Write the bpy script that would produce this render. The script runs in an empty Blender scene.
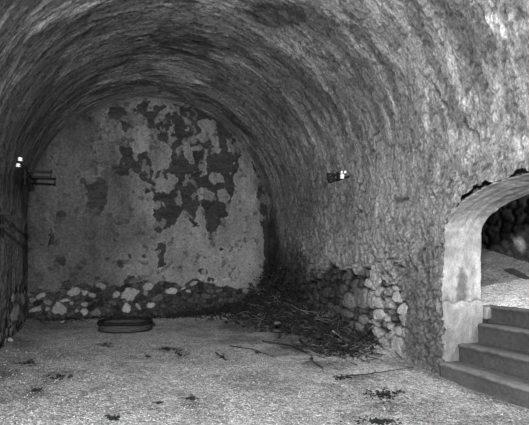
import bpy, bmesh, math, random
import numpy as np
from mathutils import Vector, Matrix
random.seed(7); RNG = np.random.RandomState(11)
SC = bpy.context.scene; COL = SC.collection

# ------------------------------------------------------------------ camera maths (metres; vault axis = +Y)
F, CX, HY, H = 480.0, 264.5, 260.0, 1.25
TH = math.atan((CX - 90) / F); S_, C_ = math.sin(TH), math.cos(TH)
XL, XR, D, ZS = -1.13, 3.78, 10.17, 2.17
R = (XR - XL) / 2; X0 = (XR + XL) / 2; YN = -3.2
ARC = math.pi * R; STOT = 2 * ZS + ARC

def ray(px, py):
    a = (px - CX) / F; b = (HY - py) / F
    return np.array([a * C_ + S_, -a * S_ + C_, b])
def atX(px, py, X):
    r = ray(px, py); t = X / r[0]; return np.array([X, r[1] * t, H + r[2] * t])
def atY(px, py, Y):
    r = ray(px, py); t = Y / r[1]; return np.array([r[0] * t, Y, H + r[2] * t])
def atZ(px, py, Z=0.0):
    r = ray(px, py); t = (Z - H) / r[2]; return np.array([r[0] * t, r[1] * t, Z])
def at_shell(px, py):
    """pixel of the photograph -> (s, Y) on right wall / vault / left wall"""
    r = ray(px, py)
    if r[0] > 1e-6:
        t = XR / r[0]; z = H + r[2] * t
        if z <= ZS: return (z, r[1] * t)
    else:
        t = XL / r[0]; z = H + r[2] * t
        if z <= ZS: return (STOT - z, r[1] * t)
    if r[0] < 0 or True:
        a = r[0] ** 2 + r[2] ** 2; b = 2 * (-X0 * r[0] + (H - ZS) * r[2]); c = X0 ** 2 + (H - ZS) ** 2 - R * R
        t = (-b + math.sqrt(b * b - 4 * a * c)) / (2 * a)
        x, z = r[0] * t, H + r[2] * t
        ang = math.atan2(z - ZS, x - X0)
        return (ZS + R * ang, r[1] * t)
def at_back(px, py):
    p = atY(px, py, D); return (p[0], p[2])
def at_floor(px, py):
    p = atZ(px, py, 0); return (p[0], p[1])

# ------------------------------------------------------------------ vectorised noise
def _h(ix, iy, iz, seed):
    n = (ix.astype(np.int64) * 374761393 + iy.astype(np.int64) * 668265263 + iz.astype(np.int64) * 2147483647 + seed * 974634777) & 0xffffffff
    n = ((n ^ (n >> 13)) * 1274126177) & 0xffffffff
    n = ((n ^ (n >> 16)) * 2246822519) & 0xffffffff
    n = n ^ (n >> 15)
    return (n & 0xffffff) / float(0xffffff)
def vnoise(x, y, seed=0):
    x = np.asarray(x, float); y = np.asarray(y, float)
    ix, iy = np.floor(x), np.floor(y); fx, fy = x - ix, y - iy
    u = fx * fx * fx * (fx * (fx * 6 - 15) + 10); v = fy * fy * fy * (fy * (fy * 6 - 15) + 10)
    z = np.zeros_like(ix)
    a = _h(ix, iy, z, seed); b = _h(ix + 1, iy, z, seed); c = _h(ix, iy + 1, z, seed); d = _h(ix + 1, iy + 1, z, seed)
    return (a * (1 - u) + b * u) * (1 - v) + (c * (1 - u) + d * u) * v
def fbm(x, y, seed=0, oct=4, gain=.5):
    t = 0; a = 1; n = 0
    for k in range(oct):
        # rotate each octave a bit to hide the lattice
        cr, sr = math.cos(k * .7), math.sin(k * .7)
        t = t + a * (vnoise((x * cr - y * sr) * 2 ** k + 17.3 * k, (x * sr + y * cr) * 2 ** k + 5.1 * k, seed + k) - .5); n += a * .5; a *= gain
    return t / n
def sfbm(x, y, seed=0, oct=4, gain=.5):
    """anisotropic fbm: no octave rotation"""
    t = 0; a = 1; n = 0
    for k in range(oct):
        t = t + a * (vnoise(x * 2 ** k + 17.3 * k, y * 2 ** k + 5.1 * k, seed + k) - .5); n += a * .5; a *= gain
    return t / n
def worley(x, y, seed=0):
    ix, iy = np.floor(x), np.floor(y)
    F1 = np.full(x.shape, 9.); F2 = np.full(x.shape, 9.); ID = np.zeros(x.shape)
    z = np.zeros_like(ix)
    for dx in (-1, 0, 1):
        for dy in (-1, 0, 1):
            cx, cy = ix + dx, iy + dy
            px = cx + .1 + .8 * _h(cx, cy, z, seed); py = cy + .1 + .8 * _h(cx, cy, z, seed + 1); cid = _h(cx, cy, z, seed + 2)
            d = np.sqrt((x - px) ** 2 + (y - py) ** 2)
            m = d < F1
            F2 = np.where(m, F1, np.minimum(F2, d)); ID = np.where(m, cid, ID); F1 = np.where(m, d, F1)
    return F1, F2, ID
def sstep(a, b, x):
    t = np.clip((x - a) / (b - a), 0, 1); return t * t * (3 - 2 * t)
def seg_dist(x, y, p, q):
    dx, dy = q[0] - p[0], q[1] - p[1]; L = dx * dx + dy * dy + 1e-12
    t = np.clip(((x - p[0]) * dx + (y - p[1]) * dy) / L, 0, 1)
    return np.hypot(x - p[0] - t * dx, y - p[1] - t * dy)
def poly_sd(x, y, poly, margin=.3):
    """signed distance (inside > 0) to a polygon, only evaluated near it"""
    P = np.array(poly); lo, hi = P.min(0) - margin, P.max(0) + margin
    out = np.full(x.shape, -margin)
    m = (x > lo[0]) & (x < hi[0]) & (y > lo[1]) & (y < hi[1])
    if not m.any(): return out
    xx, yy = x[m], y[m]; d = np.full(xx.shape, 9.); ins = np.zeros(xx.shape, bool)
    for i in range(len(P)):
        p, q = P[i], P[(i + 1) % len(P)]
        d = np.minimum(d, seg_dist(xx, yy, p, q))
        if p[1] != q[1]:
            c = ((p[1] > yy) != (q[1] > yy)) & (xx < (q[0] - p[0]) * (yy - p[1]) / (q[1] - p[1]) + p[0])
            ins ^= c
    out[m] = np.where(ins, d, -d)
    return out
def line_sd(x, y, pts, margin=.3):
    P = np.array(pts); lo, hi = P.min(0) - margin, P.max(0) + margin
    out = np.full(x.shape, margin)
    m = (x > lo[0]) & (x < hi[0]) & (y > lo[1]) & (y < hi[1])
    if m.any():
        d = np.full(m.sum(), margin)
        for i in range(len(P) - 1): d = np.minimum(d, seg_dist(x[m], y[m], P[i], P[i + 1]))
        out[m] = d
    return out
def ell(cx, cy, w, h, ang=0, n=12):
    a = math.radians(ang)
    return [(cx + w / 2 * math.cos(t) * math.cos(a) - h / 2 * math.sin(t) * math.sin(a),
             cy + w / 2 * math.cos(t) * math.sin(a) + h / 2 * math.sin(t) * math.cos(a)) for t in [2 * math.pi * k / n for k in range(n)]]
def stones(x, y, seeds):
    """traced stones: seeds (cx, cy, a, b, tone). Returns F1, F2-F1, tone in normalised units"""
    F1 = np.full(x.shape, 99.); F2 = np.full(x.shape, 99.); T = np.zeros(x.shape)
    for (cx, cy, a, b, t) in seeds:
        q = math.sin(cx * 91.7 + cy * 57.3); an = .45 * q; ca, sa = math.cos(an), math.sin(an); e = 1.25 + 1.6 * abs(math.sin(cx * 37 + cy * 23))
        ux, uy = (x - cx), (y - cy); k = .35 * math.sin(cx * 53 + cy * 71)
        dx = np.abs((ux * ca + uy * sa) / a); dy = np.abs((-ux * sa + uy * ca) / (b * (1 + k * np.clip(ux / a, -1, 1))))
        d = (dx ** e + dy ** e) ** (1 / e)
        m = d < F1
        F2 = np.where(m, F1, np.minimum(F2, d)); T = np.where(m, t, T); F1 = np.where(m, d, F1)
    return F1, F2 - F1, T
def make_seeds(traced, unproj, fill_poly, spacing, tone_rng, aspect=1.3, seed=3):
    out = []
    for (px, py, w, h, t) in traced:
        c = unproj(px, py); e1 = unproj(px + w / 2, py); e2 = unproj(px - w / 2, py); g1 = unproj(px, py - h / 2); g2 = unproj(px, py + h / 2)
        a = max(math.hypot(e1[0] - e2[0], e1[1] - e2[1]), .02) / 2; b = max(math.hypot(g1[0] - g2[0], g1[1] - g2[1]), .02) / 2
        # which surface axis is the horizontal one in the picture?
        if abs(e1[0] - e2[0]) > abs(e1[1] - e2[1]): out.append((c[0], c[1], a, b, t))
        else: out.append((c[0], c[1], b, a, t))
    rs = random.Random(seed); P = np.array(fill_poly); lo, hi = P.min(0), P.max(0); tries = 0
    fills = []
    while tries < 4000:
        tries += 1
        x, y = rs.uniform(lo[0], hi[0]), rs.uniform(lo[1], hi[1])
        r = spacing * rs.uniform(.55, 1.25)
        ok = all(math.hypot((x - s[0]) / (s[2] + r * .8), (y - s[1]) / (s[3] + r * .8)) > 1 for s in out + fills)
        if ok:
            k = rs.uniform(.8, aspect); fills.append((x, y, r / k if unproj is at_shell else r * k, r, rs.uniform(*tone_rng)))
    return out + fills

# ------------------------------------------------------------------ materials
def node_mat(name):
    m = bpy.data.materials.new(name); m.use_nodes = True; nt = m.node_tree
    for n in list(nt.nodes): nt.nodes.remove(n)
    out = nt.nodes.new('ShaderNodeOutputMaterial'); b = nt.nodes.new('ShaderNodeBsdfPrincipled')
    nt.links.new(b.outputs[0], out.inputs[0]); b.inputs['Roughness'].default_value = .95
    b.inputs['Specular IOR Level'].default_value = .12
    return m, nt, b
def N(nt, t, **kw):
    n = nt.nodes.new(t)
    for k, v in kw.items(): setattr(n, k, v)
    return n
def mth(nt, op, a, b=None, c=None):
    n = N(nt, 'ShaderNodeMath', operation=op)
    for i, v in enumerate((a, b, c)):
        if v is None: continue
        if isinstance(v, (int, float)): n.inputs[i].default_value = v
        else: nt.links.new(v, n.inputs[i])
    return n.outputs[0]
def noise(nt, vec, scale, detail=4, rough=.6, vscale=(1, 1, 1)):
    mp = N(nt, 'ShaderNodeMapping'); mp.inputs['Scale'].default_value = vscale; nt.links.new(vec, mp.inputs[0])
    n = N(nt, 'ShaderNodeTexNoise'); n.inputs['Scale'].default_value = scale; n.inputs['Detail'].default_value = detail; n.inputs['Roughness'].default_value = rough
    nt.links.new(mp.outputs[0], n.inputs['Vector']); return n.outputs[0]
def voro(nt, vec, scale, feat='F1'):
    n = N(nt, 'ShaderNodeTexVoronoi', feature=feat); n.inputs['Scale'].default_value = scale; nt.links.new(vec, n.inputs['Vector']); return n
def plaster_mat(name, vs1=(1, 1, 1), amp=.5, bump=.5, bdist=.02, fs=30, speck=.25):
    """tone comes from a mesh attribute (the paint, stains and bare patches); fine grain on top is procedural"""
    m, nt, b = node_mat(name)
    at = N(nt, 'ShaderNodeAttribute', attribute_name='tone'); sc = N(nt, 'ShaderNodeAttribute', attribute_name='sc')
    v = sc.outputs['Vector']
    n1 = noise(nt, v, fs, 5, .65, vs1); n2 = noise(nt, v, fs * 3.1, 3, .7)
    f = mth(nt, 'ADD', mth(nt, 'MULTIPLY', mth(nt, 'SUBTRACT', n1, .5), amp * 5), mth(nt, 'MULTIPLY', mth(nt, 'SUBTRACT', n2, .5), speck * 5))
    f = mth(nt, 'POWER', 2.0, f)
    tone = mth(nt, 'MULTIPLY', at.outputs['Fac'], f)
    cc = N(nt, 'ShaderNodeCombineColor')
    for i in range(3): nt.links.new(tone, cc.inputs[i])
    nt.links.new(cc.outputs[0], b.inputs['Base Color'])
    hgt = mth(nt, 'ADD', n1, mth(nt, 'MULTIPLY', n2, .45))
    bp = N(nt, 'ShaderNodeBump'); bp.inputs['Strength'].default_value = bump; bp.inputs['Distance'].default_value = bdist
    nt.links.new(hgt, bp.inputs['Height']); nt.links.new(bp.outputs[0], b.inputs['Normal'])
    return m
def gravel_mat(name):
    m, nt, b = node_mat(name)
    at = N(nt, 'ShaderNodeAttribute', attribute_name='tone'); sc = N(nt, 'ShaderNodeAttribute', attribute_name='sc')
    v = sc.outputs['Vector']
    vo = voro(nt, v, 52); vo2 = voro(nt, v, 130); n1 = noise(nt, v, 14, 5, .65)
    sep = N(nt, 'ShaderNodeSeparateColor'); nt.links.new(vo.outputs['Color'], sep.inputs[0])
    sep2 = N(nt, 'ShaderNodeSeparateColor'); nt.links.new(vo2.outputs['Color'], sep2.inputs[0])
    f = mth(nt, 'ADD', mth(nt, 'MULTIPLY', sep.outputs[0], .55), mth(nt, 'MULTIPLY', sep2.outputs[0], .5))
    f = mth(nt, 'ADD', f, mth(nt, 'MULTIPLY', n1, .9))
    f = mth(nt, 'POWER', f, 1.9)
    tone = mth(nt, 'MULTIPLY', at.outputs['Fac'], f)
    cc = N(nt, 'ShaderNodeCombineColor')
    for i in range(3): nt.links.new(tone, cc.inputs[i])
    nt.links.new(cc.outputs[0], b.inputs['Base Color'])
    hgt = mth(nt, 'SUBTRACT', mth(nt, 'MULTIPLY', n1, .6), mth(nt, 'ADD', vo.outputs['Distance'], mth(nt, 'MULTIPLY', vo2.outputs['Distance'], .5)))
    bp = N(nt, 'ShaderNodeBump'); bp.inputs['Strength'].default_value = .8; bp.inputs['Distance'].default_value = .014
    nt.links.new(hgt, bp.inputs['Height']); nt.links.new(bp.outputs[0], b.inputs['Normal'])
    return m
def simple_mat(name, tone, var=.3, scale=20, bump=.4, rough=.9, vs=(1, 1, 1), metal=0, spec=.12, bd=.01):
    m, nt, b = node_mat(name)
    tc = N(nt, 'ShaderNodeTexCoord'); v = tc.outputs['Object']
    n1 = noise(nt, v, scale, 5, .65, vs)
    t = mth(nt, 'MULTIPLY', mth(nt, 'MAXIMUM', mth(nt, 'ADD', mth(nt, 'MULTIPLY', mth(nt, 'SUBTRACT', n1, .5), var * 4), 1), .2), tone)
    cc = N(nt, 'ShaderNodeCombineColor')
    for i in range(3): nt.links.new(t, cc.inputs[i])
    nt.links.new(cc.outputs[0], b.inputs['Base Color'])
    bp = N(nt, 'ShaderNodeBump'); bp.inputs['Strength'].default_value = bump; bp.inputs['Distance'].default_value = bd
    nt.links.new(n1, bp.inputs['Height']); nt.links.new(bp.outputs[0], b.inputs['Normal'])
    b.inputs['Roughness'].default_value = rough; b.inputs['Metallic'].default_value = metal; b.inputs['Specular IOR Level'].default_value = spec
    return m

M_shell = plaster_mat('vault_plaster', (.8, 1, 1), .8, 1.0, .035, 38, .9)
M_back = plaster_mat('lunette_plaster', (1, 1, 1), .55, .8, .025, 20, .7)
M_jamb = plaster_mat('jamb_plaster', (1, 1, .5), .4, .9, .02, 22, .4)
M_step = plaster_mat('step_stone', (1, 1, 1), .3, .5, .012, 26, .25)
M_gravel = gravel_mat('gravel')
M_iron = simple_mat('rusty_iron', .012, .3, 40, .5, .8)
M_porc = simple_mat('porcelain', .85, .03, 10, .02, .25, spec=.5)
M_wire = simple_mat('wire', .12, .1, 10, .1, .6)
M_leaf = simple_mat('dead_leaf', .015, .4, 15, .4)
M_leaf2 = simple_mat('pale_dead_leaf', .05, .4, 15, .4)
M_twig = simple_mat('dead_twig', .018, .35, 25, .4)
M_twig2 = simple_mat('bleached_twig', .13, .3, 25, .4)
M_tub = simple_mat('weathered_wood', .035, .8, 9, .6, vs=(1, 1, 5))
M_tubrim = simple_mat('dark_wood', .009, .4, 12, .6)
M_soil = simple_mat('dark_soil', .014, .5, 30, .9, bd=.02)
M_rock = simple_mat('pale_rock', .06, .3, 9, .8, bd=.02)
M_rock2 = simple_mat('dark_rock', .03, .3, 9, .8, bd=.02)
M_rockw = simple_mat('whitish_rock', .16, .2, 9, .7, bd=.02)

# ------------------------------------------------------------------ mesh helpers
def link(o, parent=None):
    COL.objects.link(o)
    if parent is not None: o.parent = parent
    return o
def tag(o, label=None, cat=None, group=None, kind=None):
    if label: o['label'] = label
    if cat: o['category'] = cat
    if group: o['group'] = group
    if kind: o['kind'] = kind
    return o
def np_mesh(name, V, Fc, mat, tone=None, sc=None, smooth=True, parent=None):
    me = bpy.data.meshes.new(name)
    me.vertices.add(len(V)); me.vertices.foreach_set('co', np.asarray(V, np.float32).ravel())
    Fc = np.asarray(Fc, np.int32); n, k = Fc.shape
    me.loops.add(n * k); me.loops.foreach_set('vertex_index', Fc.ravel())
    me.polygons.add(n); me.polygons.foreach_set('loop_start', np.arange(n, dtype=np.int32) * k)
    me.polygons.foreach_set('loop_total', np.full(n, k, np.int32))
    me.update(calc_edges=True); me.validate()
    if smooth: me.polygons.foreach_set('use_smooth', np.ones(n, bool))
    if tone is not None:
        a = me.attributes.new('tone', 'FLOAT', 'POINT'); a.data.foreach_set('value', np.asarray(tone, np.float32))
    if sc is not None:
        a = me.attributes.new('sc', 'FLOAT_VECTOR', 'POINT'); a.data.foreach_set('vector', np.asarray(sc, np.float32).ravel())
    me.materials.append(mat)
    return link(bpy.data.objects.new(name, me), parent)
def grid_faces(nu, nv):
    i = np.arange(nu - 1)[:, None] * nv + np.arange(nv - 1)[None, :]
    i = i.ravel(); return np.stack([i, i + 1, i + nv + 1, i + nv], 1)
def bm_obj(name, bm, mat, parent=None, smooth=True, loc=None):
    bmesh.ops.recalc_face_normals(bm, faces=bm.faces)
    me = bpy.data.meshes.new(name); bm.to_mesh(me); bm.free()
    if smooth: me.polygons.foreach_set('use_smooth', [True] * len(me.polygons))
    for m in (mat if isinstance(mat, list) else [mat]): me.materials.append(m)
    o = bpy.data.objects.new(name, me); link(o, parent)
    if loc is not None: o.location = loc
    return o
def empty(name, loc, rz=0):
    o = bpy.data.objects.new(name, None); o.location = loc; o.rotation_euler = (0, 0, rz); COL.objects.link(o); return o
def tube(bm, pts, r0, r1=None, n=6, cap=True):
    r1 = r0 if r1 is None else r1; rings = []; pts = [Vector(p) for p in pts]
    for i, p in enumerate(pts):
        d = (pts[min(i + 1, len(pts) - 1)] - pts[max(i - 1, 0)]).normalized()
        a = d.orthogonal().normalized() if i == 0 else (a - d * a.dot(d)).normalized()
        b = d.cross(a); r = r0 + (r1 - r0) * i / max(1, len(pts) - 1)
        rings.append([bm.verts.new(p + (a * math.cos(2 * math.pi * k / n) + b * math.sin(2 * math.pi * k / n)) * r) for k in range(n)])
    for A, B in zip(rings, rings[1:]):
        for k in range(n): bm.faces.new((A[k], A[(k + 1) % n], B[(k + 1) % n], B[k]))
    if cap: bm.faces.new(rings[0][::-1]); bm.faces.new(rings[-1])
def box(bm, c, s, rot=None, bev=0):
    g = bmesh.ops.create_cube(bm, size=1)
    M = Matrix.Translation(c) @ (rot.to_4x4() if rot else Matrix.Identity(4)) @ Matrix.Diagonal((*s, 1))
    bmesh.ops.transform(bm, matrix=M, verts=g['verts'])
    if bev:
        es = list({e for v in g['verts'] for e in v.link_edges}); bmesh.ops.bevel(bm, geom=es, offset=bev, segments=2, affect='EDGES', profile=.6)
def lathe(bm, prof, n=32, c=(0, 0, 0), close=False, wob=0, seed=0):
    rings = []; rs = random.Random(seed); w = [1 + wob * rs.uniform(-1, 1) for _ in range(n)]
    for (r, z) in prof:
        rings.append([bm.verts.new((c[0] + r * w[k] * math.cos(2 * math.pi * k / n), c[1] + r * w[k] * math.sin(2 * math.pi * k / n), c[2] + z)) for k in range(n)])
    P = list(zip(rings, rings[1:])) + ([(rings[-1], rings[0])] if close else [])
    for A, B in P:
        for k in range(n): bm.faces.new((A[k], A[(k + 1) % n], B[(k + 1) % n], B[k]))
    if not close:
        bm.faces.new(rings[0][::-1]); bm.faces.new(rings[-1])

# ------------------------------------------------------------------ the shell: right wall, vault, left wall
def lines(*seg):
    out = []
    for a, b, st in seg: out += list(np.arange(a, b - st * .5, st))
    out.append(seg[-1][1]); return np.array(out)
YL = lines((YN, 2.2, .12), (2.2, 6.2, .0145), (6.2, D + .03, .021))
SL = lines((-.25, ZS, .0145)); SL[-1] = ZS
SV = lines((ZS, ZS + ARC, .0195)); SV[-1] = ZS + ARC
SLW = lines((ZS + ARC, STOT + .15, .028)); 

RECESS_PX = [(296, 300), (300, 285), (318, 278), (330, 262), (340, 270), (352, 268), (356, 276), (362, 268), (374, 264), (381, 276), (388, 284), (397, 286),
             (401, 292), (403, 300), (408, 304), (406, 316), (405, 326), (404, 340), (402, 352), (404, 372), (360, 372), (290, 350)]
TR_R = [(344, 301, 11, 14, .34), (352, 330, 13, 15, .27), (357, 298, 13, 20, .22), (366, 300, 9, 18, .33), (374, 303, 9, 9, .44), (375, 314, 12, 10, .46), (382.5, 318, 6, 7, .5),
        (398, 309, 13, 11, .5), (399, 321, 12, 9, .34), (393, 332, 8, 11, .36), (400, 333, 5, 11, .3), (393, 346, 15, 16, .36), (373, 333, 11, 10, .4), (383.5, 351, 8, 8, .4),
        (369, 323, 8, 8, .3), (384, 336, 8, 7, .34), (385, 327, 7, 6, .45), (369, 343, 9, 9, .27), (379, 342, 8, 8, .33), (392, 297, 9, 10, .5), (391, 288, 8, 7, .5),
        (372, 277, 12, 22, .44), (364, 284, 10, 9, .5), (344, 314, 11, 7, .24), (330, 321, 14, 13, .26), (333, 309, 9, 8, .2), (338, 289, 8, 8, .2), (358, 320, 8, 10, .25),
        (322, 292, 9, 9, .17), (350, 284, 9, 8, .2), (342, 276, 8, 8, .2), (372, 293, 8, 6, .45), (383, 291, 8, 9, .26), (384, 304, 8, 9, .3), (311, 304, 10, 9, .14), (318, 315, 8, 9, .17)]
LREC_PX = [(27, 268), (21, 280), (12, 292), (6, 305), (1, 330), (-12, 352), (24, 340), (27.5, 326)]
TR_L = [(15, 313, 8, 15, .5), (22.6, 299, 4, 10, .4), (13, 297, 3.5, 8, .4), (11, 331, 4.5, 9, .42), (5, 342, 3, 7, .45), (18, 296, 3, 6, .3), (8, 316, 5, 9, .25)]
CRACKS = [[(463.5, 119), (465.5, 128), (473, 133), (479, 139)], [(466, 156), (469, 164), (474, 174)], [(431, 81), (437, 91), (442, 102)], [(371, 245.5), (375, 256.5), (380, 262.6), (388, 259), (398, 258)],
          [(398, 240), (409, 239), (411, 245)], [(355, 205), (359, 210), (366, 216)], [(343, 271), (341.6, 278.6), (338, 282), (329, 278.6), (319.5, 271)], [(362, 109), (365, 117)],
          [(361, 113), (365, 127.5), (369, 137), (380, 130)], [(375.5, 150), (375.5, 166)], [(353, 234), (355, 240)], [(358, 213), (352, 222)], [(440, 176), (452, 182), (447, 190)], [(449, 180), (453, 196)],
          [(430, 188), (436, 200)], [(409, 245), (414, 262), (418, 270)], [(395, 262), (406, 268)], [(372, 236), (378, 252)], [(442, 102), (447, 110)], [(503, 4), (506, 14)], [(386, 270), (396, 283), (403, 290), (406, 300), (404, 330)],
          [(421, 225), (425, 240), (421, 262)], [(347, 180), (351, 200)], [(395, 150), (392, 170), (396, 185)], [(410, 130), (414, 150)], [(300, 215), (304, 240), (300, 258)], [(318, 232), (322, 252)]]
# pale and dark stains, darker bands and broad tone patches on the vault and side walls: polygon (pixels), multiplier, softness (m)
def E_(cx, cy, w, h, ang=0): return ell(cx, cy, w, h, ang, 14)
STAINS_AND_BANDS = [
 (E_(181, 42, 68, 30, 12), .5, .10), (E_(135, 52, 50, 20, -18), .72, .15), (E_(276, 14, 62, 26, 6), .45, .06), (E_(212, 8, 40, 14), 1.45, .05), (E_(215, 34, 34, 16, 30), 1.35, .06), (E_(185, 72, 62, 24, 10), 1.5, .05),
 (E_(236, 60, 30, 16, 30), 1.25, .06), (E_(120, 22, 46, 10, -20), 1.25, .08), (E_(130, 66, 60, 5, -18), 1.4, .05), (E_(75, 45, 36, 6, -45), 1.3, .06), (E_(60, 80, 50, 5, -55), 1.3, .05),
 (E_(16, 62, 84, 6, -64), 1.6, .03), (E_(42, 26, 40, 6, -42), 1.6, .03), (E_(84, 8, 40, 7, -28), 1.5, .03), (E_(55, 18, 50, 7, -32), 1.5, .05), (E_(100, 42, 60, 6, -32), 1.3, .05), (E_(50, 10, 50, 10, -25), 1.3, .08), (E_(5, 25, 16, 40), 1.25, .1), (E_(135, 78, 80, 4, -10), 1.3, .04),
 (E_(78, 95, 60, 10, -40), .6, .06), (E_(120, 88, 70, 7, -12), .65, .05), (E_(190, 96, 70, 6, 14), .6, .04), (E_(236, 122, 50, 7, 44), .6, .05), (E_(262, 170, 60, 9, 70), .62, .06), (E_(273, 250, 14, 90, 0), .5, .08),  # darker bands where vault and right wall meet the end wall
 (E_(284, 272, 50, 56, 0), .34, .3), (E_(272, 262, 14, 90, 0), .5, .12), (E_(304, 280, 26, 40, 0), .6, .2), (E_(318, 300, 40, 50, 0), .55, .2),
 (E_(290, 225, 70, 230, 0), .62, .5), (E_(280, 48, 30, 10, 25), 1.35, .06), (E_(335, 14, 34, 7, 30), 1.4, .05), (E_(350, 40, 50, 6, 60), 1.3, .05), (E_(375, 70, 60, 5, 66), 1.25, .05), (E_(318, 62, 60, 5, 48), 1.2, .05), (E_(296, 36, 60, 5, 30), 1.2, .05),  # leading ellipse: broad darkening towards the far end of the right wall
 (E_(250, 60, 90, 10, 25), .8, .1), (E_(300, 90, 80, 14, 50), .85, .1), (E_(330, 60, 60, 6, 50), .8, .1),
 ([(487, 20), (492, 8), (497, 12), (503, 20), (505, 32), (512, 38), (510, 44), (500, 36), (494, 28), (486, 30)], 1.5, .02), ([(508, 12), (520, 4), (518, 16), (510, 22)], 1.5, .02), ([(512, 30), (529, 18), (529, 26), (518, 40)], 1.5, .02),
 (E_(517, 62, 34, 22, 10), .72, .04), (E_(498, 80, 5, 110, 4), 1.4, .02), (E_(503, 95, 4, 60, 2), 1.25, .02), (E_(470, 60, 26, 50, 0), .86, .08), (E_(512, 100, 30, 50), .84, .08), (E_(455, 78, 6, 70, -18), 1.35, .03), (E_(427, 105, 6, 40, 0), 1.35, .02),
 (E_(430, 126, 9, 10, 0), 1.35, .01), (E_(461, 104, 10, 16), 1.35, .02), (E_(475, 110, 14, 36, -8), 1.35, .03), (E_(470, 145, 52, 40), 1.4, .06), (E_(452, 132, 12, 20), 1.3, .03), (E_(522, 145, 22, 22), 1.5, .04), (E_(505, 160, 30, 14), 1.2, .06),
 (E_(402, 199, 16, 5), .35, .01), (E_(345, 110, 60, 110, 0), .88, .25), (E_(418, 60, 40, 60), 1.1, .15), (E_(325, 210, 60, 60), .9, .2), (E_(10, 185, 34, 20, 60), .6, .1), (E_(24, 190, 8, 60), .6, .05), (E_(20, 178, 14, 24), .4, .06), (E_(25, 262, 5, 80), .4, .06),
 (E_(7, 240, 12, 160), .8, .2), ([(405, 262), (441, 235), (443, 374), (404, 366)], .66, .09), (E_(412, 320, 14, 90), .85, .06)]
OA, OB, OYC, OZS = 1.04, .50, 3.39, 1.53            # doorway arch, room side

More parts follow.
